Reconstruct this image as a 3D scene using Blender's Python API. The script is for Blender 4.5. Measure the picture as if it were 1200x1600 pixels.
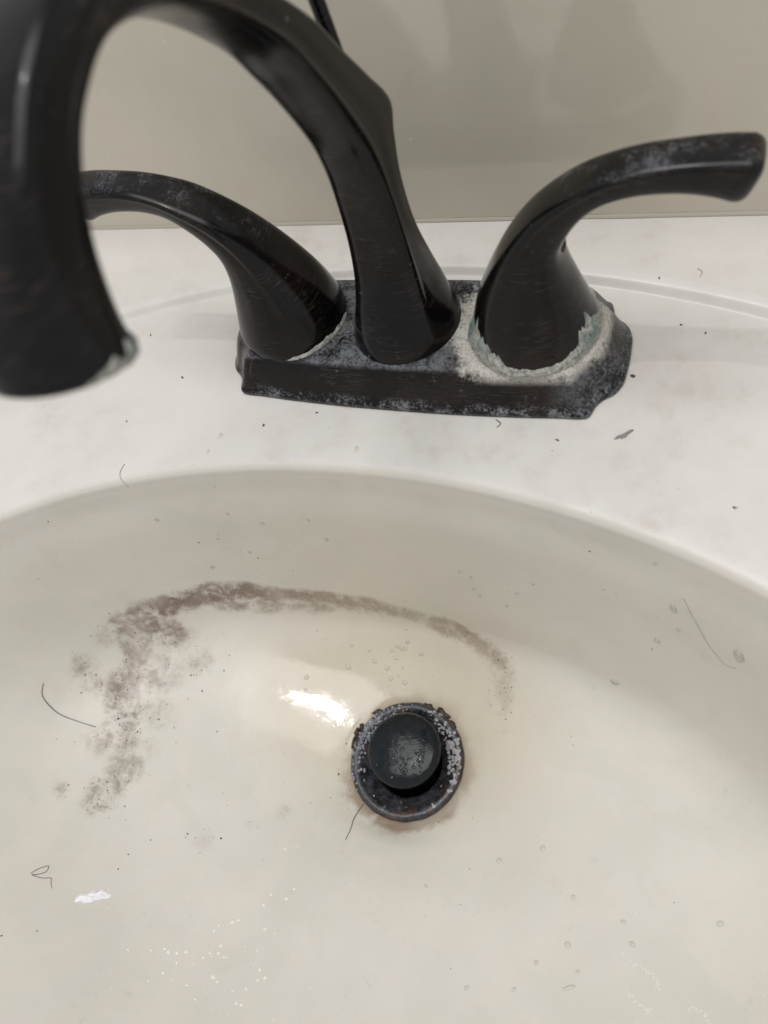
import bpy, math, random
from mathutils import Vector, Matrix, noise
random.seed(7)
MM=0.001
sc=bpy.context.scene
for o in list(bpy.data.objects): bpy.data.objects.remove(o)

# ---------------------------------------------------------------- camera
CAM=(117.5,-196.5,239.3); YAW,PITCH,ROLL=0.738,0.974,-0.514; FPX=1210.5
f=Vector((-math.sin(YAW)*math.cos(PITCH),math.cos(YAW)*math.cos(PITCH),-math.sin(PITCH)))
r=Vector((math.cos(YAW),math.sin(YAW),0)); u=r.cross(f)
r2=math.cos(ROLL)*r+math.sin(ROLL)*u; u2=-math.sin(ROLL)*r+math.cos(ROLL)*u
cd=bpy.data.cameras.new('camera'); cam=bpy.data.objects.new('camera',cd); sc.collection.objects.link(cam)
M=Matrix.Identity(4)
for i in range(3): M[i][0]=r2[i]; M[i][1]=u2[i]; M[i][2]=-f[i]; M[i][3]=CAM[i]*MM
cam.matrix_world=M
cd.sensor_fit='VERTICAL'; cd.sensor_height=36; cd.lens=FPX/1600*36
cd.clip_start=0.005; cd.clip_end=100
cd.dof.use_dof=True; cd.dof.focus_distance=0.33; cd.dof.aperture_fstop=8.5
sc.camera=cam

# ---------------------------------------------------------------- light: even room light + a bathroom light bar above the basin
w=bpy.data.worlds.new('World'); sc.world=w; w.use_nodes=True
bg=w.node_tree.nodes['Background']; bg.inputs[0].default_value=(0.95,0.97,1.0,1); bg.inputs[1].default_value=0.61
for bx in (-39,-13,13,39):
    ld=bpy.data.lights.new('light_bar_bulb','AREA'); ld.shape='RECTANGLE'; ld.size=0.015; ld.size_y=0.015
    ld.energy=0.20; ld.color=(0.99,0.985,1.0)
    lo=bpy.data.objects.new('light_bar_bulb',ld); sc.collection.objects.link(lo)
    lo.location=((bx-60)*MM,-0.09,0.90)
ld=bpy.data.lights.new('ceiling_fill','AREA'); ld.shape='RECTANGLE'; ld.size=1.4; ld.size_y=0.8; ld.energy=12.0; ld.color=(1.0,0.985,0.97)
lo=bpy.data.objects.new('ceiling_fill',ld); sc.collection.objects.link(lo); lo.location=(0.05,-0.1,1.6)  # added unseen panel in place of a lit ceiling, softens the lever shadows
sc.view_settings.view_transform='Standard'; sc.view_settings.look='None'
sc.view_settings.exposure=0.06; sc.view_settings.gamma=1.0; sc.view_settings.use_curve_mapping=False
try: sc.render.engine='CYCLES'
except Exception: pass

# ---- CORE (pure python geometry, millimetres) ----
# level ellipses of the moulded top: (y centre, half width x, half width y, z)
STN=[(-141,26.5,26.5,-135.0),(-141,30,30,-133.4),(-139.5,38,35,-131.4),(-136.5,62,44.5,-126.4),(-139,100,57,-118.8),
     (-147,138,69.5,-111.6),(-156,160.5,80.5,-104),(-163.5,174,90,-95.5),(-173,189,103,-80),(-185.5,206,119.5,-56),(-197,222,133.5,-31),
     (-205.5,234,144.8,-15),(-208.5,238.3,148.7,-7),(-209.6,240.6,150.6,-2.6),(-210,243.5,153.5,-0.75),(-210,251,161,-0.25),
     (-210,262,172,-0.1),(-210,290,203,0.2),(-210,318,242,0.3),(-210,325,249,0.25),(-210,328.5,252.5,0.5),(-210,332,256,3.5),(-210,335.5,259.5,4.4)]
NS=len(STN)
def _slopes(v):
    n=len(v); d=[v[i+1]-v[i] for i in range(n-1)]; m=[0.0]*n; m[0]=d[0]; m[-1]=d[-1]
    for i in range(1,n-1):
        m[i]=0.0 if d[i-1]*d[i]<=0 else 2*d[i-1]*d[i]/(d[i-1]+d[i])
    return m
_SL=[_slopes([s[k] for s in STN]) for k in range(4)]
def stn(t):
    t=min(max(t,0.0),NS-1.0); i=min(int(t),NS-2); u=t-i; o=[]
    for k in range(4):
        a,b=STN[i][k],STN[i+1][k]; m0,m1=_SL[k][i],_SL[k][i+1]
        o.append((2*u**3-3*u*u+1)*a+(u**3-2*u*u+u)*m0+(-2*u**3+3*u*u)*b+(u**3-u*u)*m1)
    return o
def tparam(x,y):
    def g(t):
        c,a,b,z=stn(t); return (x/a)**2+((y-c)/b)**2-1
    lo,hi=0.0,NS-1.0
    if g(hi)>0: return hi
    if g(lo)<0: return lo
    for _ in range(40):
        m=(lo+hi)/2
        if g(m)>0: lo=m
        else: hi=m
    return (lo+hi)/2
def surf_z(x,y): return stn(tparam(x,y))[3]
# ---- END CORE ----
# places of marks and small things on the moulded top (x, y in mm)
D={'arc': [(-162.6, -125.6), (-155.2, -117.6), (-143.0, -108.2), (-127.5, -99.4), (-110.6, -91.3), (-95.1, -86.8), (-79.3, -83.3), (-56.1, -79.1), (-36.6, -77.3),
         (-17.0, -76.6), (2.6, -77.2), (18.9, -79.6), (30.7, -84.2), (38.0, -90.5), (40.9, -98.5), (39.0, -106.0)],
 'arc2': [(-107.4, -93.4), (-92.1, -89.9), (-78.3, -85.6), (-65.1, -83.2), (-44.4, -79.3), (-24.1, -77.4)],
 'bottompatch': [(-69.2, -271.1), (-62.8, -262.6)],
 'crumbs': [(86.5, -6.6), (90.9, 37.2), (110.4, 15.2), (101.2, 18.9), (-128.5, -47.4), (-110.0, -21.2), (-140.7, 3.0), (-128.5, -43.9)],
 'deck specks': [(-127.8, -47.4), (-57.8, -43.0), (-98.9, -42.5), (-35.4, -34.4), (65.1, -37.5), (71.4, -49.0), (126.6, -57.9), (110.8, -51.8)],
 'drops_low': [(72.1, -163.7), (88.2, -179.0), (89.5, -196.4), (79.2, -205.7), (94.9, -203.9), (73.2, -216.8), (55.7, -221.9), (93.0, -209.9), (112.6, -189.0),
               (141.8, -173.3), (108.3, -182.3), (27.5, -191.9), (55.2, -173.4)],
 'drops_near': [(-41.5, -93.8), (-32.1, -94.2), (-20.2, -91.7), (-17.6, -89.4), (-15.5, -89.6), (-13.3, -89.4), (-12.5, -86.2), (-17.7, -94.6), (-13.4, -98.3),
                (-21.4, -100.1), (-18.6, -104.6), (-14.7, -102.5), (-11.1, -104.9), (-28.5, -98.4), (-41.6, -104.2), (-4.7, -90.2), (-61.4, -114.7), (-60.3, -120.7)],
 'drops_right': [(111.9, -82.2), (135.0, -92.8), (107.2, -84.6), (114.4, -84.8), (91.0, -90.8), (104.7, -75.7), (21.9, -68.0), (27.3, -68.7), (27.2, -70.3),
                 (29.3, -71.3), (42.1, -73.1), (47.8, -71.5), (56.3, -70.9)],
 'drops_up': [(-79.1, -72.1), (-76.4, -49.8), (-79.2, -58.3), (-112.5, -81.3), (-38.9, -67.7), (-65.7, -70.4), (-103.0, -84.3), (-42.4, -66.6), (-80.7, -76.3),
              (-12.0, -50.0)],
 'hairA': [(-183.1, -156.9), (-182.5, -162.0), (-179.5, -165.4), (-174.3, -168.0), (-167.6, -168.6), (-156.7, -168.5)],
 'hairB': [(-139.6, -237.2), (-138.4, -234.8), (-135.8, -232.4), (-134.9, -234.8), (-136.8, -236.6), (-138.7, -237.5), (-134.3, -237.4), (-131.1, -236.4),
           (-129.6, -238.2), (-127.5, -239.8)],
 'hairC': [(-15.1, -165.7), (-15.9, -169.8), (-16.2, -173.8), (-15.3, -178.3), (-15.3, -183.5)],
 'hairD': [(114.9, -81.6), (118.0, -84.1), (121.8, -86.7), (124.5, -88.6), (128.3, -91.0), (131.9, -93.1), (135.0, -94.3)],
 'hairE': [(-118.1, -69.3), (-118.5, -73.6), (-116.6, -76.8), (-114.7, -77.9)],
 'hairF': [(13.3, 61.6), (15.2, 58.5), (15.8, 54.6)],
 'hairG': [(40.6, -30.6), (42.8, -32.5), (41.7, -34.4)],
 'haze': [(-132.0, -114.4), (-133.4, -134.7), (-128.6, -154.2), (-124.2, -170.1), (-116.3, -140.4)],
 'hl': [(-67.2, -128.6), (-54.8, -124.2), (-42.4, -119.5)],
 'lint': [(85.9, -35.2), (88.2, -33.3), (90.6, -31.4)],
 'lobe': [(-145.2, -113.0), (-150.6, -121.3), (-152.4, -133.9), (-153.6, -141.0), (-149.6, -153.6), (-139.7, -167.9), (-134.7, -180.0), (-132.3, -192.6),
          (-137.2, -200.7)],
 'lobe2': [(-171.5, -140.6), (-164.6, -145.2), (-163.6, -153.2)],
 'lobe3': [(-151.8, -200.7), (-144.8, -201.6)],
 'lowline': [(-75.3, -200.7), (-57.7, -189.5), (-45.5, -181.3), (-32.7, -174.2), (-23.3, -163.2)],
 'levershadow': [(100.8, -3.6), (125.5, -16.1), (-104.7, -5.8)],
 'scrap': [(-107.8, -237.2), (-114.8, -239.8), (-101.6, -233.3)],
 'scratchwhite': [(110.2, -193.0), (116.4, -195.5), (121.1, -197.2), (123.8, -200.6), (113.1, -204.6), (118.0, -207.2), (121.5, -208.4), (139.0, -203.3)],
 'specks': [(-170.2, -146.1), (-166.2, -144.2), (-158.0, -139.9), (-174.0, -155.3), (-153.5, -154.1), (-140.6, -151.8), (-128.6, -155.6), (-118.9, -157.4),
            (-114.6, -164.0), (-134.6, -164.6), (-139.2, -170.2), (-96.6, -153.2), (-112.3, -135.9), (-104.3, -114.5), (-104.8, -122.8), (-121.4, -129.7),
            (-134.5, -127.5), (-127.5, -122.7), (-137.5, -191.6), (-134.9, -195.1), (-122.7, -199.4), (-126.6, -206.4), (-70.9, -199.4), (-87.1, -202.1), (-87.2, -203.7),
            (-62.7, -80.0), (-13.4, -81.5), (-12.3, -75.8), (19.1, -78.7), (-22.8, -77.9), (-108.2, -218.1), (-108.2, -224.9), (-119.8, -255.2), (-129.9, -260.3),
            (86.2, -75.4), (105.5, -85.5), (81.4, -70.8), (-78.5, -76.7), (-101.6, -80.6), (-85.0, -77.1), (-173.6, -116.4), (-156.0, -97.1), (-77.8, -68.6)],
 'splat': [(-36.6, -214.2), (-27.8, -209.3), (-29.4, -213.8), (-37.7, -219.0), (-23.0, -222.9), (-32.6, -227.2), (-27.6, -227.2), (-58.0, -232.2), (-52.4, -231.6),
           (-47.4, -229.0), (-45.4, -227.5), (-53.2, -234.1), (-47.0, -238.2), (-37.0, -235.3), (-31.3, -235.2), (-59.5, -244.4), (-62.9, -245.9), (-66.4, -246.6),
           (-68.6, -246.1), (-73.4, -248.2), (-82.2, -250.6), (-49.9, -241.8), (-46.5, -240.9), (-43.5, -241.4), (-41.9, -241.1), (-51.5, -244.1), (-60.6, -248.9),
           (-43.5, -248.8), (-40.8, -249.8), (-51.5, -254.3), (-28.2, -248.4), (-33.1, -250.6), (-45.3, -257.4), (-66.7, -257.5), (-63.3, -253.5), (-26.8, -241.0),
           (-23.2, -242.9), (-25.5, -244.4), (-29.0, -253.7), (-26.9, -253.6), (-72.1, -225.6), (-35.0, -192.6), (-39.5, -195.1)]}

# ---------------------------------------------------------------- helpers
def link(o,parent=None):
    sc.collection.objects.link(o)
    if parent: o.parent=parent
    return o
def mesh_obj(name,verts,faces,mat,parent=None,smooth=True,scale=MM):
    me=bpy.data.meshes.new(name); me.from_pydata([(a*scale,b*scale,c*scale) for a,b,c in verts],[],faces); me.update()
    if smooth: me.polygons.foreach_set('use_smooth',[True]*len(me.polygons))
    me.materials.append(mat)
    return link(bpy.data.objects.new(name,me),parent)
def empty(name,loc=(0,0,0)):
    o=bpy.data.objects.new(name,None); o.location=Vector(loc)*MM; o.empty_display_size=0.02
    return link(o)
def tag(o,label,cat=None,group=None,kind=None):
    if label: o['label']=label
    if cat: o['category']=cat
    if group: o['group']=group
    if kind: o['kind']=kind
    return o
def fattr(o,name,vals):
    a=o.data.attributes.new(name,'FLOAT','POINT'); a.data.foreach_set('value',vals)
def crom(P,sub):
    """Catmull-Rom through a list of tuples (any length)."""
    out=[]; n=len(P)
    for i in range(n-1):
        p0=P[max(i-1,0)];p1=P[i];p2=P[i+1];p3=P[min(i+2,n-1)]
        for k in range(sub):
            t=k/sub
            out.append(tuple(0.5*((2*b)+(-a+c)*t+(2*a-5*b+4*c-d)*t*t+(-a+3*b-3*c+d)*t**3) for a,b,c,d in zip(p0,p1,p2,p3)))
    out.append(tuple(P[-1])); return out
def loft(rings,cap0=True,cap1=True):
    n=len(rings[0]); V=[p for rg in rings for p in rg]; F=[]
    for i in range(len(rings)-1):
        for k in range(n):
            a=i*n+k;b=i*n+(k+1)%n; F.append((a,b,b+n,a+n))
    if cap0: F.append(tuple(reversed(range(n))))
    if cap1: F.append(tuple(range((len(rings)-1)*n,len(rings)*n)))
    return V,F
def fix_normals(o):
    import bmesh
    bm=bmesh.new(); bm.from_mesh(o.data); bmesh.ops.recalc_face_normals(bm,faces=bm.faces); bm.to_mesh(o.data); bm.free(); return o
def tube(path,rad,n=6):
    rings=[]
    for i,p in enumerate(path):
        a=Vector(path[max(i-1,0)]); b=Vector(path[min(i+1,len(path)-1)]); d=(b-a).normalized()
        s=d.cross(Vector((0,0,1)));
        if s.length<1e-4: s=Vector((1,0,0))
        s.normalize(); t=s.cross(d); rr=rad(i/(len(path)-1)) if callable(rad) else rad
        rings.append([tuple(Vector(p)+rr*(math.cos(2*math.pi*k/n)*s+math.sin(2*math.pi*k/n)*t)) for k in range(n)])
    return loft(rings)
def surf_n(x,y):
    e=.4; dx=(surf_z(x+e,y)-surf_z(x-e,y))/(2*e); dy=(surf_z(x,y+e)-surf_z(x,y-e))/(2*e)
    return Vector((-dx,-dy,1)).normalized()
def fbm(x,y,z,o=4): return noise.fractal(Vector((x,y,z)),1.0,2.0,o)

# ---------------------------------------------------------------- materials
class NT:
    def __init__(s,name):
        s.m=bpy.data.materials.new(name); s.m.use_nodes=True; s.t=s.m.node_tree; s.n=s.t.nodes; s.l=s.t.links
        s.b=s.n['Principled BSDF']
        s.co=s.n.new('ShaderNodeTexCoord').outputs['Object']
    def put(s,inp,v):
        if hasattr(v,'links') or hasattr(v,'is_linked'): s.l.new(v,inp)
        else: inp.default_value=v
    def P(s,**k):
        for a,v in k.items(): s.put(s.b.inputs[a.replace('_',' ')],v)
    def map(s,scale=(1,1,1),loc=(0,0,0)):
        q=s.n.new('ShaderNodeMapping'); q.inputs['Scale'].default_value=scale; q.inputs['Location'].default_value=loc; s.l.new(s.co,q.inputs[0]); return q.outputs[0]
    def noise(s,scale,detail=4,rough=.55,vec=None,dist=0):
        q=s.n.new('ShaderNodeTexNoise'); q.inputs['Scale'].default_value=scale; q.inputs['Detail'].default_value=detail; q.inputs['Roughness'].default_value=rough; q.inputs['Distortion'].default_value=dist
        s.l.new(vec or s.co,q.inputs['Vector']); return q.outputs['Fac']
    def voro(s,scale,vec=None,feature='F1'):
        q=s.n.new('ShaderNodeTexVoronoi'); q.inputs['Scale'].default_value=scale; q.feature=feature; s.l.new(vec or s.co,q.inputs['Vector']); return q
    def ramp(s,v,a,b,c0=0.0,c1=1.0):
        q=s.n.new('ShaderNodeMapRange'); q.interpolation_type='SMOOTHSTEP'; s.put(q.inputs[0],v)
        for i,x in enumerate((a,b,c0,c1)): q.inputs[i+1].default_value=x
        return q.outputs[0]
    def math(s,op,a,b=0.0,clamp=False):
        q=s.n.new('ShaderNodeMath'); q.operation=op; q.use_clamp=clamp; s.put(q.inputs[0],a); s.put(q.inputs[1],b); return q.outputs[0]
    def mix(s,f,a,b):
        q=s.n.new('ShaderNodeMix'); q.data_type='RGBA'; s.put(q.inputs[0],f); s.put(q.inputs[6],a); s.put(q.inputs[7],b); return q.outputs[2]
    def attr(s,name):
        q=s.n.new('ShaderNodeAttribute'); q.attribute_name=name; return q.outputs['Fac']
    def sep(s):
        q=s.n.new('ShaderNodeSeparateXYZ'); s.l.new(s.co,q.inputs[0]); return q.outputs
    def normal_z(s):
        g=s.n.new('ShaderNodeNewGeometry'); q=s.n.new('ShaderNodeSeparateXYZ'); s.l.new(g.outputs['Normal'],q.inputs[0]); return q.outputs[2]
    def bump(s,h,st=.3,d=.001):
        q=s.n.new('ShaderNodeBump'); q.inputs['Strength'].default_value=st; q.inputs['Distance'].default_value=d; s.l.new(h,q.inputs['Height']); s.l.new(q.outputs[0],s.b.inputs['Normal'])
    def dist(s,x,y,sx=1,sy=1):
        X,Y,_=s.sep(); a=s.math('MULTIPLY',s.math('SUBTRACT',X,x*MM),sx); b=s.math('MULTIPLY',s.math('SUBTRACT',Y,y*MM),sy)
        return s.math('SQRT',s.math('ADD',s.math('MULTIPLY',a,a),s.math('MULTIPLY',b,b)))
C=lambda *a: (*a,1.0)

def marble(name,base,deck=False,wall=False):
    t=NT(name)
    n1=t.noise(14,5,.6); n2=t.noise(60,4,.6,dist=.6)
    col=t.mix(t.ramp(n1,.35,.7),C(*base),C(base[0]*.93,base[1]*.935,base[2]*.93))
    col=t.mix(t.math('MULTIPLY',t.ramp(n2,.5,.8),.35),col,C(base[0]*.9,base[1]*.86,base[2]*.83))
    # dust and dirt flecks
    v=t.voro(170); sp=t.ramp(v.outputs['Distance'],.10,.05); pick=t.ramp(v.outputs['Color'],.80,.82)
    big=t.ramp(t.noise(26,3),.44,.62)
    fl=t.math('MULTIPLY',t.math('MULTIPLY',sp,pick),big)
    col=t.mix(t.math('MULTIPLY',fl,.55 if not wall else .35),col,C(.16,.14,.12))
    v2=t.voro(95); sp2=t.math('MULTIPLY',t.ramp(v2.outputs['Distance'],.09,.03),t.ramp(v2.outputs['Color'],.86,.88))
    col=t.mix(t.math('MULTIPLY',sp2,.30),col,C(.86,.84,.80))
    if deck:
        # grime film round the faucet foot and greyish worn blotches behind it
        g=t.math('MULTIPLY',t.ramp(t.noise(55,7,.75),.46,.72),t.ramp(t.noise(13,4),.40,.62))
        col=t.mix(t.math('MULTIPLY',g,.30),col,C(.42,.35,.28))
        g2_=t.math('MULTIPLY',t.ramp(t.noise(24,5,.7,dist=1.2),.52,.66),.14); col=t.mix(g2_,col,C(.60,.535,.46))
        d=t.dist(103,-6,1,1.5); lever_shade=t.math('MULTIPLY',t.ramp(d,.024,.010),t.ramp(t.noise(120,4),.35,.7))
        col=t.mix(t.math('MULTIPLY',lever_shade,.16),col,C(.45,.30,.26))  # right lever's shadow, painted into the deck colour as a brownish patch
    rough=t.ramp(n2,.3,.7,.28,.40)
    if wall: rough=t.ramp(n2,.3,.7,.04,.09)
    if not deck and not wall:
        st=t.attr('stain'); ru=t.attr('rust'); wet=t.attr('wet')
        nA=t.noise(330,6,.75); nB=t.noise(90,5,.65,dist=.5)
        k=t.math('MULTIPLY',st,t.ramp(nB,.28,.70,.35,1.25))
        k=t.math('ADD',k,t.math('MULTIPLY',t.math('SUBTRACT',nA,.5),t.math('MULTIPLY',st,1.7)))
        kk=t.ramp(k,.06,.80)
        col=t.mix(t.math('MULTIPLY',kk,.90),col,C(.19,.128,.10))
        # fine mould dots inside the stained area
        vv=t.voro(520); dots=t.math('MULTIPLY',t.ramp(vv.outputs['Distance'],.36,.20),t.ramp(vv.outputs['Color'],.45,.50))
        col=t.mix(t.math('MULTIPLY',dots,t.math('MULTIPLY',t.ramp(st,.10,.6),.5)),col,C(.07,.056,.05))
        r_=t.ramp(t.math('MULTIPLY',ru,t.ramp(nB,.25,.7,.5,1.3)),.1,1.0)
        col=t.mix(t.math('MULTIPLY',r_,.92),col,C(.17,.085,.045))
        yel=t.attr('yellow')
        col=t.mix(t.math('MULTIPLY',yel,.75),col,C(base[0]*.86,base[1]*.81,base[2]*.68))
        # faint soap film: pinkish and greenish clouds
        col=t.mix(t.math('MULTIPLY',t.ramp(t.noise(17,4,.6,dist=.8),.50,.66),.30),col,C(base[0]*1.0,base[1]*.93,base[2]*.93))
        col=t.mix(t.math('MULTIPLY',t.ramp(t.noise(21,4,.6,vec=t.map((1,1,1),(3,1,2)),dist=.8),.50,.66),.35),col,C(base[0]*.87,base[1]*.90,base[2]*.87))
        col=t.mix(t.math('MULTIPLY',t.math('MULTIPLY',t.ramp(t.noise(260,5,.75),.55,.72),t.ramp(t.noise(30,4),.45,.62)),.25),col,C(.40,.37,.32))
        rough=t.math('SUBTRACT',t.ramp(n2,.3,.7,.36,.48),t.math('MULTIPLY',wet,.335),True)
        rough=t.math('ADD',rough,t.math('MULTIPLY',kk,.25))
    t.P(Base_Color=col,Roughness=rough,IOR=1.62 if wall else 1.5)
    t.P(Subsurface_Weight=0.0)
    t.bump(t.noise(170,5,.6),.13,.0006)
    return t.m
IVORY=(.66,.615,.555)
M_deck=marble('cultured_marble_deck',(.705,.672,.628),deck=True)
M_bowl=marble('cultured_marble_bowl',(.678,.642,.575))
M_wall=marble('cultured_marble_backsplash',(.62,.568,.468),wall=True)

def bronze(name,film=0.0,plate=False,scale_at=None):
    t=NT(name)
    n=t.noise(40,5,.6)
    base=t.mix(t.ramp(n,.35,.7),C(.0022,.0022,.0026),C(.0055,.0044,.0040))
    base=t.mix(t.math('MULTIPLY',t.ramp(t.noise(28,4,.6,dist=.5),.48,.68),.7),base,C(.017,.0098,.0075))
    # hair scratches across the brushing direction
    s1=t.noise(1,2,.5,vec=t.map((160,160,3200)),dist=.6); scr=t.ramp(s1,.575,.66)
    mk=t.ramp(t.noise(60,4),.40,.66)
    scr=t.math('MULTIPLY',scr,mk)
    base=t.mix(t.math('MULTIPLY',scr,.55),base,C(.085,.058,.046))
    # dried splashes and dust
    v=t.voro(210); dots=t.math('MULTIPLY',t.ramp(v.outputs['Distance'],.13,.06),t.ramp(v.outputs['Color'],.86,.88))
    d2=t.noise(420,4,.7); dust=t.ramp(d2,.62,.74)
    dust=t.math('MULTIPLY',dust,t.ramp(t.noise(50,4),.45,.68))
    base=t.mix(t.math('MULTIPLY',t.math('MAXIMUM',t.math('MULTIPLY',dots,.6),t.math('MULTIPLY',dust,.4)),.8),base,C(.34,.36,.40))
    rough=t.ramp(n,.3,.7,.13,.22)
    if plate:
        X,Y,Z=t.sep(); nz=t.normal_z()
        top=t.ramp(nz,.55,.95)
        g1=t.noise(95,7,.72); g2=t.noise(900,3,.7)
        film_=t.math('MULTIPLY',top,t.ramp(t.math('ADD',g1,t.math('MULTIPLY',t.math('SUBTRACT',g2,.5),.9)),.26,.80))
        # crust line above the caulk edge
        low=t.math('MULTIPLY',t.ramp(Z,.0068,.0028),t.ramp(t.math('ADD',t.noise(130,7,.75),t.math('MULTIPLY',t.math('SUBTRACT',g2,.5),.6)),.46,.70))
        end=t.math('MULTIPLY',t.ramp(X,.056,.078),t.ramp(t.math('ADD',g1,t.math('MULTIPLY',t.math('SUBTRACT',g2,.5),.7)),.36,.78))
        side=t.math('MULTIPLY',t.ramp(t.noise(170,6,.75),.60,.78),t.ramp(t.noise(33,3),.40,.62))
        m=t.math('MAXIMUM',t.math('MAXIMUM',t.math('MULTIPLY',film_,.60),t.math('MULTIPLY',low,.75)),t.math('MAXIMUM',t.math('MULTIPLY',end,.55),t.math('MULTIPLY',side,.42)))
        base=t.mix(m,base,C(.31,.32,.345))
        d=t.dist(50,1); e=t.math('ADD',d,t.math('MULTIPLY',t.math('SUBTRACT',t.noise(150,7,.75),.5),.030)); e=t.math('ADD',e,t.math('MULTIPLY',t.math('SUBTRACT',t.noise(700,4,.8),.5),.016))
        wh=t.ramp(e,.0345,.0265); wh=t.math('MULTIPLY',wh,t.ramp(t.noise(1100,3,.8),.25,.56,.35,1.0)); wh=t.math('MULTIPLY',wh,t.ramp(Z,.0125,.0165))
        base=t.mix(t.math('MULTIPLY',wh,.95),base,C(.60,.57,.51))
        rough=t.math('ADD',rough,t.math('MULTIPLY',t.math('MAXIMUM',m,wh),.5),True)
        t.bump(t.math('ADD',t.math('MULTIPLY',t.math('MAXIMUM',m,wh),g2),t.math('MULTIPLY',g1,.2)),.55,.0007)
    else:
        if film>0:
            nz=t.normal_z(); g=t.ramp(t.math('ADD',t.noise(60,6,.7),t.math('MULTIPLY',t.math('SUBTRACT',t.noise(900,3),.5),.5)),  .50,.76)
            fm=t.math('MULTIPLY',t.math('MULTIPLY',t.ramp(nz,.45,.95),g),film)
            base=t.mix(fm,base,C(.25,.26,.29)); rough=t.math('ADD',rough,t.math('MULTIPLY',fm,.35))
        t.bump(t.noise(180,5,.6),.05,.0005)
    t.P(Base_Color=base,Roughness=rough,IOR=1.52,Metallic=0.0)
    t.P(Specular_IOR_Level=.24)
    return t.m
M_bronze=bronze('oil_rubbed_bronze')
M_handle=bronze('oil_rubbed_bronze_handle',film=.32)
M_plate=bronze('bronze_plate_limescaled',plate=True)

def simple(name,col,rough=.5,**k):
    t=NT(name); t.P(Base_Color=C(*col),Roughness=rough,**k); return t.m
t=NT('limescale_crust'); a=t.attr('green'); n=t.noise(420,6,.75); n2=t.noise(130,4,.6)
col=t.mix(t.ramp(n,.3,.7),C(.20,.195,.17),C(.64,.62,.56))
col=t.mix(t.math('MULTIPLY',a,t.ramp(n2,.35,.6)),col,C(.13,.22,.19))
col=t.mix(t.ramp(t.noise(700,4),.58,.7),col,C(.07,.07,.06))
t.P(Base_Color=col,Roughness=.85); t.bump(n,.9,.0012); M_crust=t.m
t=NT('drain_flange_metal'); n=t.noise(170,6,.7); 
col=t.mix(t.ramp(n,.4,.68),C(.014,.015,.018),C(.055,.056,.066))
w1=t.math('MULTIPLY',t.ramp(t.noise(230,5,.75),.50,.60),t.ramp(t.dist(17,-124),.022,.008)); col=t.mix(w1,col,C(.55,.53,.58))
w2=t.math('MULTIPLY',t.ramp(t.noise(620,4,.75),.60,.70),.7); col=t.mix(w2,col,C(.42,.42,.46))
rd=t.math('MULTIPLY',t.ramp(t.dist(-18,-152),.017,.008),t.ramp(t.noise(140,3),.3,.55)); col=t.mix(t.math('MULTIPLY',rd,.85),col,C(.15,.055,.032))
rd2=t.math('MULTIPLY',t.ramp(t.noise(120,4,.7),.54,.66),.6); col=t.mix(rd2,col,C(.10,.045,.028))
t.P(Base_Color=col,Roughness=t.ramp(n,.3,.7,.18,.42),IOR=1.6); t.bump(t.noise(500,5,.7),.35,.0006); M_flange=t.m
t=NT('stopper_metal'); n=t.noise(140,5,.6)
col=t.mix(t.ramp(n,.45,.75),C(.006,.009,.0105),C(.014,.018,.020))
col=t.mix(t.math('MULTIPLY',t.ramp(t.noise(420,4,.7),.64,.72),.35),col,C(.28,.31,.32))
t.P(Base_Color=col,Roughness=t.ramp(n,.3,.7,.07,.20),IOR=1.5,Specular_IOR_Level=.3); t.bump(t.noise(420,3,.5),.20,.0006); M_stop=t.m
M_dark=simple('drain_throat_dark',(.006,.006,.006),.5)
M_hair=simple('hair_dark',(.03,.03,.024),.5); M_hair2=simple('hair_grey',(.30,.27,.23),.5); M_hair3=simple('fibre_green_black',(.06,.07,.06),.6)
M_lint=simple('grey_lint',(.24,.23,.23),.95)
t=NT('white_scrap'); t.P(Base_Color=t.mix(t.noise(500,4),C(.86,.85,.87),C(.95,.94,.96)),Roughness=.85); M_scrap=t.m
M_mould=simple('mould_specks',(.085,.066,.054),.9)
M_mud=simple('brown_slime',(.035,.020,.014),.35)
M_splat=simple('dried_splatter',(.80,.78,.70),.45)
M_caulk=simple('caulk',(.44,.40,.33),.6)
t=NT('water'); fr=t.n.new('ShaderNodeFresnel'); fr.inputs[0].default_value=1.36
gl=t.n.new('ShaderNodeBsdfGlossy'); gl.inputs['Roughness'].default_value=.06; gl.inputs['Color'].default_value=C(1,1,1)
tp=t.n.new('ShaderNodeBsdfTransparent'); tp.inputs[0].default_value=C(.97,.97,.96); mx=t.n.new('ShaderNodeMixShader')
df=t.n.new('ShaderNodeBsdfDiffuse'); df.inputs[0].default_value=C(.86,.85,.80); m0=t.n.new('ShaderNodeMixShader'); m0.inputs[0].default_value=.30; t.l.new(tp.outputs[0],m0.inputs[1]); t.l.new(df.outputs[0],m0.inputs[2])
t.l.new(fr.outputs[0],mx.inputs[0]); t.l.new(m0.outputs[0],mx.inputs[1]); t.l.new(gl.outputs[0],mx.inputs[2]); t.l.new(mx.outputs[0],t.n['Material Output'].inputs[0]); M_water=t.m

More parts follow.
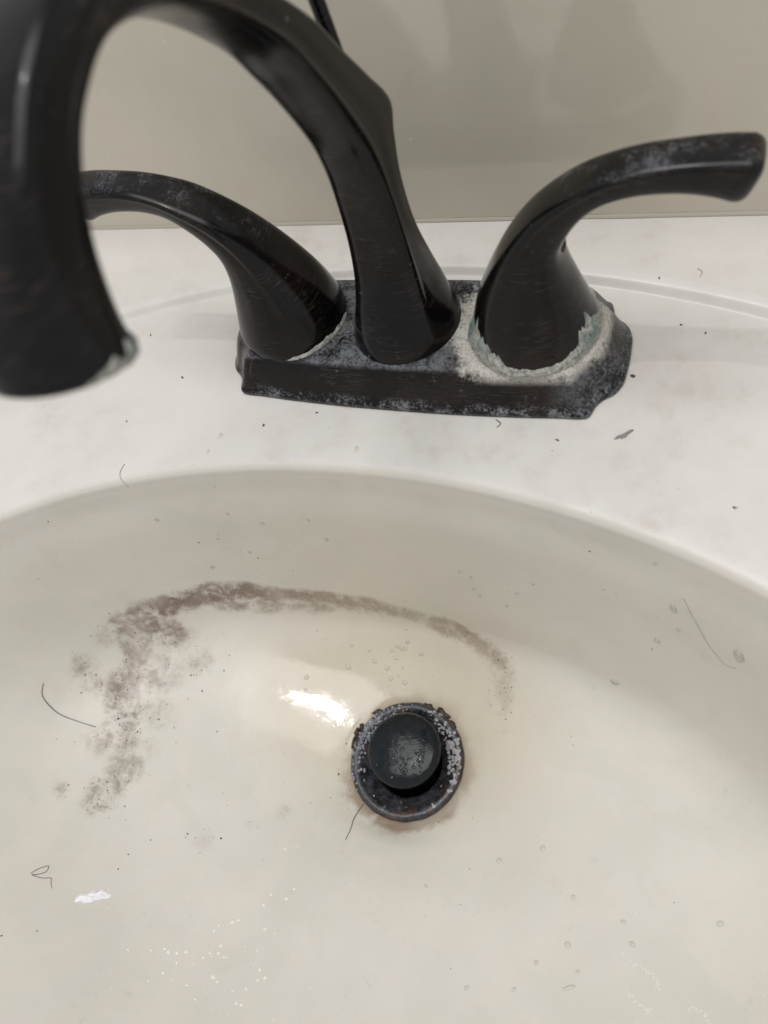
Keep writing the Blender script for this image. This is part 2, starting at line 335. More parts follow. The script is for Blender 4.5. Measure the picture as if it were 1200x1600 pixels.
# ---------------------------------------------------------------- the moulded vanity top
sink=empty('vanity_sink',(0,-210,0)); 
tag(sink,'ivory cultured marble vanity top with oval basin and upright backsplash','sink')
def pl_dist(p,L):
    best=1e9; bt=0
    for i in range(len(L)-1):
        ax,ay,az=L[i];bx,by,bz=L[i+1]; dx,dy,dz=bx-ax,by-ay,bz-az; q=max(0,min(1,((p[0]-ax)*dx+(p[1]-ay)*dy+(p[2]-az)*dz)/(dx*dx+dy*dy+dz*dz)))
        d=math.sqrt((p[0]-ax-q*dx)**2+(p[1]-ay-q*dy)**2+(p[2]-az-q*dz)**2)
        if d<best: best=d; bt=(i+q)/(len(L)-1)
    return best,bt
ARC=D['arc']
ARC2=D['arc2']
LOBE=D['lobe']
BLOTS=[(-171,-142,9,.42),(-167,-148,9,.34),(-154,-201,6,.34),(-140,-197,8,.5),(-134,-113,12,.42),(-136,-134,14,.36),(-131,-153,13,.30),(-128,-170,10,.22),(-118,-122,10,.32),(-150,-172,11,.35),
       (-60.7,-189.4,6,.18),(-47.8,-181,5,.24),(-78,-200,7,.2),(-24,-163,7,.42),(-27,-158,5,.4),(-34,-174,5,.16)]
lift3=lambda L:[(x,y,surf_z(x,y)) for x,y in L]
ARC,ARC2,LOBE=lift3(ARC),lift3(ARC2),lift3(LOBE)
BLOTS=[(x,y,surf_z(x,y),r_,k_) for x,y,r_,k_ in BLOTS]
def sstep(a,b,x):
    t=max(0,min(1,(x-a)/(b-a))); return t*t*(3-2*t)
def masks(x,y,z):
    st=0.0
    if -200<x<70 and -215<y<-65:
        wob=fbm(x*.05,y*.05,3)*3.5
        d,q=pl_dist((x,y,z),ARC)
        wid=13-4.0*sstep(.2,.5,q)+2.5*sstep(.8,1,q)
        k=(.80 if q<.7 else .80-.42*(q-.7)/.3)*(.55+.45*sstep(0,.12,q))
        st=max(st,k*(1-sstep(.2,1,(d+wob*.55)/wid)))
        d,q=pl_dist((x,y,z),ARC2); st=max(st,.52*(1-sstep(.1,1,(d+wob)/8)))
        d,q=pl_dist((x,y,z),LOBE); st=max(st,(.66-.14*q)*(1-sstep(.1,1,(d+wob*1.3)/15)))
        for bx,by,bz,br,bk in BLOTS:
            d=math.sqrt((x-bx)**2+(y-by)**2+(z-bz)**2)
            if d<br*3: st=max(st,bk*1.25*(1-sstep(.1,1.25,(d+wob*1.2)/(br*1.25))))
    rr=math.hypot(x,y+141); ang=math.atan2(y+141,x)
    ru=0.0
    if rr<48:
        wv=fbm(x*.12,y*.12,9)*3
        side=.45+.55*max(0,math.cos(ang+.5)); up=max(0,math.cos(ang-1.0))
        ru=(1-sstep(28.5,35+wv+3.5*side,rr))*(.75+.45*side)
        ru=max(ru,.75*up*(1-sstep(28,44+wv*1.5,rr)))
        if abs(ang-2.7)<1.2: ru=max(ru,.7*(1-sstep(27,31.5,rr)))
    wet=1-sstep(20,46,math.hypot((x+50)*.75,(y+124)*1.1)); 
    yel=1-sstep(30,85,math.hypot((x+12)*.8,(y+118)*1.25))
    return st,ru,wet,yel
NTH=900
TS=[]                                   # row parameters, finer towards the rim
def rows(a,b,n): return [a+(b-a)*i/n for i in range(n)]
TS=rows(0,2,8)+rows(2,5,60)+rows(5,8,56)+rows(8,11,40)+rows(11,14,30)+[14.0]
TD=rows(14,17,18)+rows(17,22,44)+[22.0]
X1,Y0,Y1=430,-415,78
def ring_of(t):
    c,a,b,z=stn(t)
    return [(a*math.cos(2*math.pi*k/NTH),c+b*math.sin(2*math.pi*k/NTH),z) for k in range(NTH)]
def rect_hit(k,inset=0.0):
    ca,sa=math.cos(2*math.pi*k/NTH),math.sin(2*math.pi*k/NTH); s=1e9; ca*=335.5/259.5
    if ca>1e-9: s=min(s,(X1-inset)/ca)
    if ca<-1e-9: s=min(s,(X1-inset)/-ca)
    if sa>1e-9: s=min(s,(Y1+210)/sa)
    if sa<-1e-9: s=min(s,(-210-Y0-inset)/-sa)
    return (ca*s,-210+sa*s)
def apply_normals(o,V,fn):
    o.data.normals_split_custom_set_from_vertices([fn(i) for i in range(len(V))])
def grid_normals(rows_):
    n=len(rows_[0]); out=[]
    R_=len(rows_)
    for i in range(R_):
        for k in range(n):
            a=Vector(rows_[min(i+1,R_-1)][k])-Vector(rows_[max(i-1,0)][k]); b=Vector(rows_[i][(k+1)%n])-Vector(rows_[i][k-1])
            nn=a.cross(b); nn.normalize(); out.append(nn if nn.z>=0 else -nn)
    return out
allrows=[ring_of(t_) for t_ in TS]+[ring_of(t_) for t_ in TD[1:]]
deck_outer=[]
for kk_ in (.25,.5,.75,1.0):
    base=allrows[-1] if not deck_outer else None
    deck_outer.append([ (allrows[-1][k][0]*(1-kk_)+rect_hit(k)[0]*kk_, allrows[-1][k][1]*(1-kk_)+rect_hit(k)[1]*kk_, 4.4) for k in range(NTH)])
allrows+=deck_outer
allN=grid_normals(allrows)
nb=len(TS)
def sheet(name,rws,N0,mat,parent):
    V,F=loft(rws,False,False)
    a,b,c_=(Vector(V[i]) for i in F[len(F)//2][:3])
    if (b-a).cross(c_-b).z<0: F=[tuple(reversed(q)) for q in F]
    o=mesh_obj(name,V,F,mat,parent,scale=MM)
    fix=[]
    o.data.normals_split_custom_set_from_vertices([allN[N0+i] for i in range(len(V))])
    o.location=-Vector(parent.location); return o,V
basin,BV=sheet('basin',allrows[:nb],0,M_bowl,sink)
mk_=[masks(*p) for p in BV]
for i,nm in enumerate(('stain','rust','wet','yellow')): fattr(basin,nm,[m[i] for m in mk_])
deck_rows=allrows[nb-1:]
counter,DV=sheet('countertop',deck_rows,(nb-1)*NTH,M_deck,sink)
# front apron and sides of the slab
edge=[deck_rows[-1][k] for k in range(NTH)]
ap=[[(x,y,z) for x,y,z in edge],[(x+ (2 if x>0 else -2)*(abs(x)>429),y-(2 if y<-414 else 0),2.4) for x,y,z in edge],[(x+(2 if x>0 else -2)*(abs(x)>429),y-(2 if y<-414 else 0),-32) for x,y,z in edge],[(x*.97,-210+(y+210)*.97,-32) for x,y,z in edge]]
V,F=loft(ap,False,False); apron=fix_normals(mesh_obj('slab_edge',V,F,M_deck,sink)); apron.location=-sink.location
# backsplash: slab with a rounded front bottom arris, standing on the deck against the wall
YW=73.0
prof=[(YW+18,4.7),(YW+1.2,4.7),(YW+.4,5.2),(YW,6.1),(YW,30),(YW,60),(YW,90),(YW,120),(YW,150),(YW+1,152.4),(YW+3,153.2),(YW+18,153.2)]
rg=[]
for i in range(41):
    x=-432+864*i/40; rg.append([(x,y,z) for y,z in prof])
V,F=loft(rg); bs=fix_normals(mesh_obj('backsplash',V,F,M_wall,sink,smooth=False)); bs.location=-sink.location
rg=[]
for i in range(161):
    x=-430+860*i/160; q=.25*noise.noise(Vector((x*.06,2,5)))
    rg.append([(x,YW+1.5,4.1),(x,YW-1.3-q,4.2),(x,YW-.8-q*.6,4.9),(x,YW+.1,5.9+q),(x,YW+1.5,6.1)])
V,F=loft(rg); ck=fix_normals(mesh_obj('caulk_bead',V,F,M_caulk,sink)); ck.location=-sink.location

# ---------------------------------------------------------------- faucet
fau=empty('faucet',(0,0,0.5)); tag(fau,'black oil rubbed bronze two handle centerset faucet with limescale on its foot','faucet')
fau.location.z=0.0003
# foot plate
half=[(0,-30.5),(20,-30.4),(37,-29.9),(52,-29.2),(64,-28.4),(70.5,-28.2),(74.3,-27.4),(75.6,-25.0),(76.6,-21.8),(78.8,-18.8),(82.2,-16.0),(84.6,-11.2),(85.2,-5.5),(85.4,0)]
quarter=crom(half,6)
full=quarter+[(x,-y) for x,y in reversed(quarter[:-1])]
full=full+[(-x,y) for x,y in reversed(full[1:-1])]
PR=[(0,0),(0,1.6),(.04,2.4),(.12,3.1),(.22,4.6),(.38,7.6),(.56,11.2),(.74,14.4),(.88,16.4),(1.0,17.6),(1.16,18.1),(1.4,18.3)]
rings=[]
for q,z in PR:
    rings.append([(x*(1-.085*q-.02*q*(abs(x)>70)),y*(1-.235*q),z) for x,y in full])
last=rings[-1]
for s_ in (.8,.55,.3,.08): rings.append([(x*s_,y*s_,18.35) for x,y,z in last])
V,F=loft(rings); plate=fix_normals(mesh_obj('base_plate',V,F,M_plate,fau))

# spout
#  (inner y,z, outer y,z, half width, roundness 0..1, strap 0..1)
SP=[(-22,18.2,22,18.2,22,1,.0),(-20.3,23,21.2,22.5,20.6,.9,.25),(-15.5,32,19.6,31,17.2,.6,.7),(-9.5,43,17.2,41,14.2,.35,1),(-4.2,60,13.8,58,12.0,.2,1),(-2.6,79,15.2,76,11.0,.15,1),
    (-4.0,92,20.5,88,10.6,.12,1),(-6.5,103,25.2,96.5,10.3,.1,1),(-13.5,120,15.5,111,10.0,.1,1),(-20.5,133.5,5.2,125,9.9,.1,1),(-29,147,-6,141,9.8,.1,.9),(-45,163,-30,165,9.8,.12,.5),(-61,173,-54,184,9.9,.15,.15),
    (-77,177.5,-77,191.5,10.0,.15,0),(-91,174.5,-97,187.5,10.2,.15,0),(-100,169,-110.5,180.2,10.4,.15,0),(-107,161,-121.5,173,10.9,.2,0),(-111.2,153,-130,166,11.8,.35,0),(-113.6,145.5,-136.3,158.2,13.2,.7,0),(-113.6,140.6,-139,153.3,14.2,1,0)]
def spout_ring(s):
    iy,iz,oy,oz,w_,rd,sp=s
    I=Vector((0,iy,iz)); O=Vector((0,oy,oz)); Cc=(I+O)/2; A=(O-I); h=A.length/2; A=A/(2*h)
    dr=min(5.2,h*.42)/h                                    # ridge sits this far behind the front face
    g=.10*sp
    right=[(0,-1.0),(.36,-1+.05*dr),(.68,-1+.22*dr),(.90,-1+.58*dr),(1.0,-1+dr),(1.0-g,-1+dr*1.32),(1.0-g*1.15,-1+dr*1.75),(.97-g*.9,-.25),(.955-g*.5,.1),(.93-.3*g,.45),(.90,.76),(.84,.90),(.70,.962),(.36,.99),(0,1.0)]
    n=len(right); out=[]
    for i,(x,a) in enumerate(right):
        th=math.pi*i/(n-1); cx,ca=math.sin(th),-math.cos(th)
        out.append((x*(1-rd)+cx*rd, a*(1-rd)+ca*rd))
    loop=out+[(-x,a) for x,a in reversed(out[1:-1])]
    m=len(loop); sm=[]
    for i in range(m):
        p0,p1,p2,p3=(loop[(i+d)%m] for d in (-1,0,1,2))
        for k in range(3):
            tt=k/3; sm.append(tuple(.5*((2*b)+(-a+c_)*tt+(2*a-5*b+4*c_-d_)*tt*tt+(-a+3*b-3*c_+d_)*tt**3) for a,b,c_,d_ in zip(p0,p1,p2,p3)))
    return [tuple(Cc+Vector((x*w_,0,0))+A*(a*h)) for x,a in sm]
sps=crom(SP,7)
rings=[spout_ring(s) for s in sps]
# foot: tiny rounded bottom; outlet: rolled lip and recessed mouth
oc=Vector((0,-126.3,146.95)); dn=Vector((0,-.447,-.894))
def scaled(rg,c0,s_,off): return [tuple(c0+(Vector(p)-c0)*s_+off) for p in rg]
lastr=rings[-1]
rings+= [scaled(lastr,oc,1.0,dn*1.0),scaled(lastr,oc,.985,dn*1.8),scaled(lastr,oc,.93,dn*2.3),scaled(lastr,oc,.84,dn*2.2),scaled(lastr,oc,.80,dn*1.2),scaled(lastr,oc,.79,-dn*4)]
V,F=loft(rings); spout=fix_normals(mesh_obj('spout',V,F,M_bronze,fau))
ax=[(Vector((1,0,0))),Vector((0,-.894,.447))]
def disc_ring(c0,rad,off,n=40): return [tuple(c0+dn*off+rad*(math.cos(2*math.pi*k/n)*ax[0]+math.sin(2*math.pi*k/n)*ax[1])) for k in range(n)]
V,F=loft([disc_ring(oc,10.9,-4),disc_ring(oc,10.9,.6),disc_ring(oc,10.2,1.0),disc_ring(oc,8.6,.8),disc_ring(oc,8.3,-.4),disc_ring(oc,3,-.5)])
fix_normals(mesh_obj('aerator',V,F,M_dark,spout))
# limescale edge on the spout lip
def lumpy_band(name,pts_fn,n,m,mat,parent,green_fn,closed=False):
    V=[];F=[];G=[]
    for i in range(n+1):
        for j in range(m+1):
            V.append(pts_fn(i/n,j/m)); G.append(green_fn(i/n,j/m))
    for i in range(n):
        for j in range(m):
            a=i*(m+1)+j; F.append((a,a+1,a+m+2,a+m+1))
    o=fix_normals(mesh_obj(name,V,F,mat,parent)); fattr(o,'green',G); return o
def lip(uu,vv):
    th=-0.95+1.9*uu; env=math.sin(math.pi*uu)**.6; hh=env*(3.4+2.5*noise.noise(Vector((uu*9,1,2))))
    off=2.1-hh*vv; rr=14.0+.7*math.sin(math.pi*min(1,vv*.9+.08))*env+.5*env*noise.noise(Vector((uu*22,vv*5,4)))-(.5 if vv in (0,1) else 0)-off*.0
    rr-= .06*max(0,-off)*1.0
    d_=Vector((math.cos(th+.35),0,0))*1+Vector((0,.894,-.447))*math.sin(th+.35)
    return tuple(oc+dn*off+d_*rr)
lumpy_band('limescale_deposit',lip,60,10,M_crust,spout,lambda a,b:.45)['label']='greenish limescale on the spout lip'
# lift rod behind the spout
path=[(0,15,94),(-1,17,106),(-2.2,18.3,120),(-3.4,19.4,134),(-4.6,20.4,148)]
V,F=tube(crom(path,4),2.4,14); rod=fix_normals(mesh_obj('lift_rod',V,F,M_bronze,fau))
kp=[(-4.2,20.1,140),(-4.5,20.4,146),(-4.9,20.7,152),(-5.4,21.1,158),(-5.8,21.4,164),(-6,21.6,166)]
V,F=tube(crom(kp,4),lambda q:2.6+4.4*math.sin(math.pi*min(1,q*.9+.02))**1.3,18); fix_normals(mesh_obj('rod_knob',V,F,M_bronze,rod))

# handles: top curve (x,z), under curve (x,z), half width, roundness, strap   (right handle; mirrored for the left)
HN=[(28,19.0,74.6,19.0,23.3,1,0),(28.6,22.5,74.4,22.5,23.0,.95,.15),(31.0,31,72.4,28,21.0,.85,.5),(34.8,41,69.4,37,17.8,.72,.9),(41.8,54,66.2,47.5,14.2,.55,1),(50,65.5,65.2,56.5,11.6,.4,1),(59,74.5,67.6,63.2,10.0,.3,1),(70,81.8,72.6,70.8,9.1,.2,.8),
    (80,86.2,79,75.6,8.0,.15,.5),(90,88.9,88.5,78.2,7.4,.12,.3),(101,90.2,99.5,78.6,7.3,.1,.2),(110.5,90.6,108,77.4,7.7,.1,.1),(118.6,90.4,113.6,75.4,8.1,.22,0)]
def handle_ring(s,sg,scale=1.0,push=0.0):
    tx,tz,bx,bz,w_,rd,sp=s
    T=Vector((tx,0,tz));B=Vector((bx,0,bz)); Cc=(T+B)/2; A=B-T; h=A.length/2; A=A/(2*h)
    fwd=Vector((-A.z,0,A.x)); fwd=fwd if fwd.x>0 else -fwd
    g=.07*sp
    right=[(0,-1.0),(.40,-.985),(.74,-.94),(.93,-.82),(1.0,-.62),(.985-g,-.46),(.965-g*1.1,-.30),(.93-g*.6,-.05),(.90-.3*g,.2),(.85,.5),(.74,.78),(.55,.92),(.28,.985),(0,1.0)]
    n=len(right); out=[]
    for i,(x,a) in enumerate(right):
        th=math.pi*i/(n-1); cx,ca=math.sin(th),-math.cos(th); kx=-g*.55*math.exp(-((th-1.25)/.16)**2)+g*.25*math.exp(-((th-.95)/.15)**2)
        out.append((x*(1-rd)+cx*rd*(1+kx), a*(1-rd)+ca*rd*(1+kx)))
    loop=out+[(-x,a) for x,a in reversed(out[1:-1])]
    m=len(loop); res=[]
    for i in range(m):
        p0,p1,p2,p3=(loop[(i+d)%m] for d in (-1,0,1,2))
        for k in range(3):
            tt=k/3; x,a=(.5*((2*b)+(-a_+c_)*tt+(2*a_-5*b+4*c_-d_)*tt*tt+(-a_+3*b-3*c_+d_)*tt**3) for a_,b,c_,d_ in zip(p0,p1,p2,p3))
            p=Cc+Vector((0,-x*w_,0))*scale+A*(a*h)*scale+fwd*push
            res.append((p.x*sg,p.y,p.z))
    return res
def make_handle(sg):
    st_=crom(HN,7); rings=[handle_ring(HN[0],sg,.90,0.0)]+[handle_ring(s,sg) for s in st_]
    e=HN[-1]; rings+=[handle_ring(e,sg,.975,1.4),handle_ring(e,sg,.92,2.5),handle_ring(e,sg,.82,3.4),handle_ring(e,sg,.66,4.0),handle_ring(e,sg,.4,4.4),handle_ring(e,sg,.12,4.5)]
    V,F=loft(rings); return fix_normals(mesh_obj('handle',V,F,M_handle,fau))
hl=make_handle(-1); hr=make_handle(1)
hl['label']='left lever handle, its tip hidden behind the spout'; hr['label']='right lever handle with crusted foot'
# set screw in the neck of the right handle
V,F=loft([[(64.6+dx,.6+rr*math.cos(2*math.pi*k/16),56.5+rr*math.sin(2*math.pi*k/16)+dx*.1) for k in range(16)] for dx,rr in ((-2,2.6),(.7,2.6),(1.0,2.2),(.9,1.5),(-.5,1.4))])
fix_normals(mesh_obj('set_screw',V,F,M_dark,hr))
# crust round the handle feet
def foot(cx,rr0,a0,a1,hfun,amp):
    def fn(uu,vv):
        th=a0+(a1-a0)*uu; env=min(1,math.sin(math.pi*uu)*3.5); hh=hfun(th)*env*(1+.45*noise.noise(Vector((th*7,3,1)))+.2*noise.noise(Vector((th*23,8,1))))
        z=18.2+vv*hh; body=rr0-max(0,z-21)*.30
        bul=amp*math.sin(math.pi*min(1,.12+.88*vv))*env
        rr=body+bul*(1+.7*noise.noise(Vector((th*16,vv*4,6))))+(0 if 0<vv<1 else -.7)+(.9*(1-vv)**3*env)
        return (cx+rr*math.cos(th),rr*math.sin(th),z)
    return fn
lw=lambda th:2.6+15*math.exp(-((th+2.45)/.42)**2)+8*math.exp(-((th+.30)/.40)**2)
o=lumpy_band('limescale_deposit',foot(51.3,23.4,-3.7,.9,lw,.95),170,14,M_crust,hr,lambda a,b:(.95*math.exp(-((a-.235)/.09)**2)+.8*math.exp(-((a-.74)/.06)**2)+.1)*(1 if b>.25 else .3)); o['label']='grey and green crust round the right handle foot'
o=lumpy_band('limescale_deposit',foot(-51.3,23.3,-1.35,.2,lambda th:1.5+1.2*math.exp(-((th+.6)/.25)**2),.5),90,6,M_crust,hl,lambda a,b:0.0)
o['label']='thin white crust line under the left handle'

# ---------------------------------------------------------------- drain
dr=empty('sink_drain',(0,-141,-135)); tag(dr,'corroded dark pop up drain with round stopper at the basin bottom','drain')
def lathe(profile,cx=0,cy=0,n=72,jit=None):
    return loft([[(cx+(rr+(jit(k,z) if jit else 0))*math.cos(2*math.pi*k/n),cy+(rr+(jit(k,z) if jit else 0))*math.sin(2*math.pi*k/n),z) for k in range(n)] for rr,z in profile])
jt=lambda k,z:.45*noise.noise(Vector((k*.35,z*.1,2)))
fp=[(27.6,-1.0),(28.3,1.2),(28.0,2.6),(26.8,3.5),(25.0,3.5),(23.6,2.6),(21.8,1.2),(19.6,-.4),(17.8,-1.4),(16.6,-2.6),(16.2,-6),(16.1,-24)]
V,F=loft([[((rr+(jt(k,z) if rr>25 else 0))*math.cos(2*math.pi*k/96),(rr+(jt(k,z) if rr>25 else 0))*math.sin(2*math.pi*k/96),z) for k in range(96)] for rr,z in fp],False,False)
fl=fix_normals(mesh_obj('flange',V,F,M_flange,dr))
V,F=lathe([(16.4,-20),(10,-20.5),(2,-20.6)]); fix_normals(mesh_obj('throat',V,F,M_dark,dr))
sp_=[(3,-20),(3,2),(15.5,4),(17.2,5.2),(17.4,7.5),(16.9,8.2),(17.3,8.8),(18.4,9.6),(18.8,11.2),(18.6,13.0),(17.6,14.2),(15.5,15.0),(11,15.7),(6,16.0),(1.5,16.1)]
V,F=lathe([(r_*.945,z) for r_,z in sp_],.8,2.6); stp=fix_normals(mesh_obj('stopper',V,F,M_stop,dr))

# ---------------------------------------------------------------- deposits, water and dirt lying in the basin
def blob(x,y,rx,ry,h,rot=0,seed=0,n=10,m=4,rough=.15):
    """low bead lying on the moulded surface"""
    N=surf_n(x,y); z=surf_z(x,y); a=Vector((1,0,0)); a=(a-N*a.dot(N)).normalized(); b=N.cross(a)
    V=[];F=[]; c0=Vector((x,y,z))
    for j in range(m):
        q=j/(m-1)*math.pi/2*.96
        for k in range(n):
            th=2*math.pi*k/n; jr=1+rough*noise.noise(Vector((math.cos(th)*1.3+seed*3.1,math.sin(th)*1.3,seed)))*2
            lx,ly=rx*jr*math.cos(q)*math.cos(th),ry*jr*math.cos(q)*math.sin(th)
            px,py=lx*math.cos(rot)-ly*math.sin(rot),lx*math.sin(rot)+ly*math.cos(rot)
            V.append(tuple(c0+a*px+b*py+N*(h*math.sin(q)-.05)))
    for j in range(m-1):
        for k in range(n):
            F.append((j*n+k,j*n+(k+1)%n,(j+1)*n+(k+1)%n,(j+1)*n+k))
    F.append(tuple((m-1)*n+k for k in range(n))); F.append(tuple(reversed(range(n))))
    return V,F
def joined(name,items,mat,parent=None):
    VV=[];FF=[]
    for V,F in items:
        o_=len(VV); VV+=V; FF+=[tuple(i+o_ for i in f_) for f_ in F]
    return mesh_obj(name,VV,FF,mat,parent)
NEAR=D['drops_near']
RIGHT=D['drops_right']
LOW=D['drops_low']
UP=D['drops_up']
def drop(x,y,rx,ry,h,rot,seed,label,group,mat=None):
    V,F=blob(x,y,rx,ry,h,rot,seed,18,6,.10); o=fix_normals(mesh_obj('water_drop',V,F,mat or M_water)); tag(o,label,'water drop',group); return o
sd=0
for x,y in NEAR:
    sd+=1; s_=random.uniform(.8,1.5); drop(x,y,s_,s_*random.uniform(.8,1.5),s_*.36,random.random()*3,sd,'small clear water drop on the basin floor behind the drain','water drops behind the drain')
big={0:(1.3,2.4),1:(2.0,3.6),2:(1.2,1.6),4:(2.2,1.6)}
for i,(x,y) in enumerate(RIGHT):
    sd+=1; a_,b_=big.get(i,(.8,1.0))
    if i==1: drop(x,y,a_,b_,.9,.2,sd,'largest water drop, running down the right basin wall',None)
    elif i in big: drop(x,y,a_,b_,.6,.3,sd,'elongated water drop clinging to the right basin wall','drops on the right basin wall')
    else: drop(x,y,a_,b_,.4,0,sd,'tiny water drop on the upper back basin wall','drops on the upper basin wall')
for x,y in UP:
    sd+=1; s_=random.uniform(.7,1.1); drop(x,y,s_,s_*1.4,.4,.3,sd,'tiny water drop on the upper back basin wall','drops on the upper basin wall')
for i,(x,y) in enumerate(LOW):
    sd+=1; s_=random.uniform(.9,1.3)
    if i==7: drop(x,y,2.6,.8,.4,.55,sd,'streak shaped water drop near the bottom edge of the photo',None)
    else: drop(x,y,s_*random.uniform(.7,1.1),s_*random.uniform(.8,1.3),.4,random.random()*3,sd,'small water drop on the pale basin floor in front of the drain','drops on the front basin floor')
M_bead2=simple('wet_beads_dark',(.012,.016,.018),.04)
# beads of water glistening on flange and stopper
def bead(c0,rr,h,n=9,jag=0.0):
    V=[];F=[]; js=[1+jag*random.uniform(-1,1) for _ in range(n)]
    for j in range(4):
        q=j/3*math.pi/2*.96
        for k in range(n): V.append((c0[0]+rr*js[k]*math.cos(q)*math.cos(2*math.pi*k/n),c0[1]+rr*js[k]*math.cos(q)*math.sin(2*math.pi*k/n),c0[2]+h*math.sin(q)-.06))
    for j in range(3):
        for k in range(n): F.append((j*n+k,j*n+(k+1)%n,(j+1)*n+(k+1)%n,(j+1)*n+k))
    F.append(tuple(3*n+k for k in range(n))); F.append(tuple(reversed(range(n)))); return V,F
it=[]
for _ in range(170):
    th=random.gauss(2.65,.62); q=random.random(); rr=21.5+q*6.0; z=1.2+2.3*math.sin(math.pi/2*min(1,q*1.25)); it.append(bead((rr*math.cos(th),rr*math.sin(th),z),random.uniform(.35,.95),random.uniform(.25,.6)))
t=NT('wet_beads'); t.P(Base_Color=t.mix(t.noise(300,2),C(.05,.05,.06),C(.42,.43,.50)),Roughness=.05,IOR=1.6); M_bead=t.m
o=joined('water_beads',it,M_bead,fl); o['kind']='stuff'
it=[]
for _ in range(60):
    x=random.gauss(4,5.5); y=random.gauss(-7,4.2)
    if math.hypot(x,y)>14.5: continue
    rr=math.hypot(x,y); it.append(bead((x+.8,y+2.6,16.1-.9*(rr/16)**2.4),random.uniform(.3,1.0),random.uniform(.15,.45)))
o=joined('water_beads',it,M_bead2,stp); o['kind']='stuff'
# white scale chips stuck on the flange
it=[]
for _ in range(85):
    th=random.gauss(.55,.42); q=random.random(); rr=20.8+q*6.2; z=.6+2.9*math.sin(math.pi/2*min(1,q*1.3)); it.append(bead((rr*math.cos(th),rr*math.sin(th),z),random.uniform(.25,1.5),random.uniform(.12,.3),8,.6))
t=NT('scale_chips'); t.P(Base_Color=t.mix(t.noise(400,4),C(.20,.20,.21),C(.52,.51,.52)),Roughness=.7); M_chip=t.m
o=joined('scale_chips',it,M_chip,fl); o['kind']='stuff'
# brown slime lumps at the flange edge
for i,(th,rr,s_) in enumerate(((2.42,28.9,1.9),(2.80,29.2,1.8),(2.93,29.6,2.3),(3.1,29.0,1.6),(1.15,28.4,2.6),(1.45,28.3,2.2),(.9,28.4,1.7))):
    V,F=blob(rr*math.cos(th),-141+rr*math.sin(th),s_*.7,s_*1.4,1.5,th,i+5,16,5,.5)
    V=[(a,b+141,c_+135) for a,b,c_ in V]; mesh_obj('slime_lump',V,F,M_mud,dr)
# mould specks, dried splatter
SPK=D['specks']
it=[]
for i,(x,y) in enumerate(SPK): s_=random.uniform(.3,.62); it.append(blob(x,y,s_,s_*random.uniform(.7,1.3),.15,0,i,7,3,.4))
n_=0
while n_<300:
    x=random.uniform(-190,48); y=random.uniform(-210,-70); z_=surf_z(x,y); m_=masks(x,y,z_)[0]
    if random.random()<m_*1.1+.012:
        n_+=1; s_=random.uniform(.14,.42)*(1.5 if random.random()<.1 else 1); it.append(blob(x,y,s_,s_*random.uniform(.7,1.4),.12,random.random()*3,n_,6,3,.4))
for i in range(28):
    x=random.uniform(-180,150); y=random.uniform(-260,-70); s_=random.uniform(.12,.3); it.append(blob(x,y,s_,s_,.1,0,i,6,3,.4))
o=joined('mould_specks',it,M_mould); tag(o,'dark mould specks scattered over the left basin floor','mould',kind='stuff')
SPL=D['splat']
it=[]
for i,(x,y) in enumerate(SPL): s_=random.uniform(.5,1.0); it.append(blob(x,y,s_,s_*random.uniform(.7,1.3),.3,random.random()*3,i,8,4,.35))
for i in range(230):
    x=random.gauss(-48,24); y=random.gauss(-247,13)
    if i>150: x=random.gauss(60,60); y=random.gauss(-195,25)
    s_=random.uniform(.12,.38); it.append(blob(x,y,s_,s_*random.uniform(.7,1.5),.15,random.random()*3,i,6,3,.35))
for q in ([(110.1,-193.0),(116.3,-195.5),(121.2,-197.3),(123.9,-200.7)],[(113.1,-204.7),(118.0,-207.4),(121.6,-208.7)],[(134,-203),(139.3,-203.4),(141,-206)]):
    for x,y in crom(q,7): it.append(blob(x+random.gauss(0,.4),y+random.gauss(0,.4),random.uniform(.2,.7),.3,.15,random.random()*3,x,6,3,.35))
o=joined('dried_splatter',it,M_splat); tag(o,'dried white splash spots on the front basin floor','splatter',kind='stuff')
# hairs
def hair(pts,rad,mat,label,lift=.15):
    P=[(x,y,surf_z(x,y)+lift) for x,y in crom(pts,6)]
    V,F=tube(P,lambda q:rad*(1-.6*abs(q-.4)),5); o=mesh_obj('hair',V,F,mat); tag(o,label,'hair','loose hairs'); return o
hair(D['hairA'],.26,M_hair3,'dark bent fibre on the left basin floor beside the mould stain')
hair(D['hairB'],.13,M_hair,'curly thin hair lying beside the white scrap')
hair(D['hairC'],.2,M_hair,'short dark hair caught at the drain rim')
hair(D['hairD'],.13,M_hair2,'long fine hair on the right basin wall beside the large drop')
hair(D['hairE'],.14,M_hair2,'pale curved hair on the left part of the basin rim')
hair([(104,43.5),(106,41.8),(105.5,39)],.14,M_hair2,'tiny dark hair on the deck behind the right handle')
hair([(40.6,-30.9),(42.8,-32.5),(41.7,-34.4)],.2,M_hair,'tiny hair touching the front edge of the faucet foot')
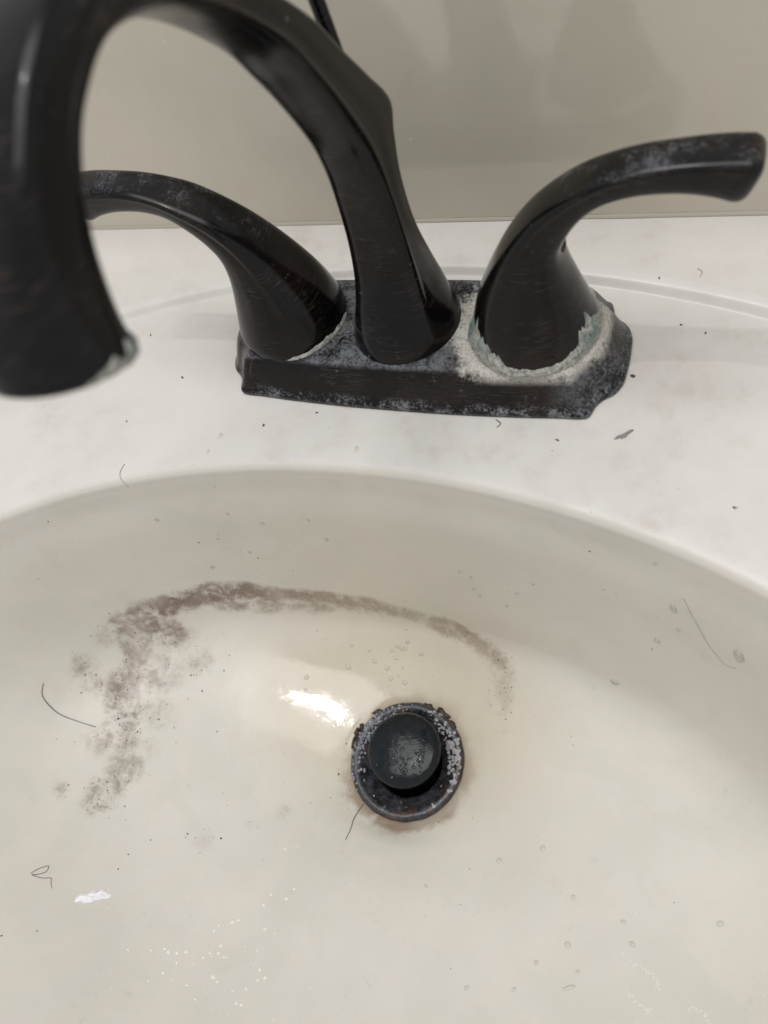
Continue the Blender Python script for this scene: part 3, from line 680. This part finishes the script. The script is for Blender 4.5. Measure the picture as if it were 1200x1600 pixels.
# lint and crumbs on the deck
def crumb(name,x,y,rx,ry,h,rot,label,mat,group=None,cat='crumb'):
    V,F=blob(x,y,rx,ry,h,rot,x,12,5,.6); o=mesh_obj(name,V,F,mat); tag(o,label,cat,group); return o
crumb('lint',88.2,-33.3,3.6,1.0,.8,.75,'grey lint scrap on the deck right of the faucet foot',M_lint,cat='lint')
crumb('crumb',87.6,-6.8,.9,.7,.7,0,'dark crumb lying beside the right end of the faucet foot',M_mould)
for x,y,lb in ((110.4,15.0,'tiny dark crumb right of the faucet foot, farther of two'),(101.2,18.7,'tiny dark crumb right of the faucet foot, nearer of two'),(-128.5,-47.4,'tiny dark crumb on the left deck just above the basin rim'),
    (-110.0,-21.2,'tiny crumb on the deck between spout outlet and faucet foot'),(-140.5,2.9,'faint crumb on the deck just right of the spout outlet'),(-57.8,-43,'tiny crumb on the rim below the left end of the faucet foot'),
    (-35.4,-34.4,'tiny crumb against the front edge of the faucet foot'),(65.1,-37.6,'tiny crumb on the rim below the right end of the faucet foot'),(126.6,-57.9,'tiny crumb on the deck at the far right above the basin rim'),(90.7,38.8,'tiny crumb on the deck groove behind the right handle')):
    crumb('crumb',x,y,random.uniform(.5,1.0),.4,.3,random.random()*3,lb,M_mould,'crumbs on the deck')
# crumpled white scrap
V=[];F=[];nu,nv=30,14
for i in range(nu+1):
    for j in range(nv+1):
        uu=i/nu; vv=j/nv
        lx=(uu-.5)*13.5; wd=(1.4+3.0*math.sin(math.pi*min(1,uu*1.05))**.7)*(1+.5*noise.noise(Vector((uu*8,0,3))))
        ly=(vv-.5)*wd+.9*noise.noise(Vector((uu*5,7,1)))-.9*(uu>.85)*(uu-.85)*6+ (1.2*(1-uu*5) if uu<.2 else 0)*-.6
        ca,sa=math.cos(.46),math.sin(.46); x=-110+lx*ca-ly*sa; y=-237.6+lx*sa+ly*ca
        edge_=min(1,4*min(uu,1-uu))*min(1,4*min(vv,1-vv))
        z=surf_z(x,y)+.15+edge_*(.7+1.5*abs(noise.noise(Vector((uu*7,vv*3.5,2))))+.7*abs(noise.noise(Vector((uu*16,vv*8,5)))))
        V.append((x,y,z))
for i in range(nu):
    for j in range(nv):
        a=i*(nv+1)+j; F.append((a,a+1,a+nv+2,a+nv+1))
o=fix_normals(mesh_obj('paper_scrap',V,F,M_scrap)); tag(o,'small crumpled white scrap on the left basin floor','paper scrap')
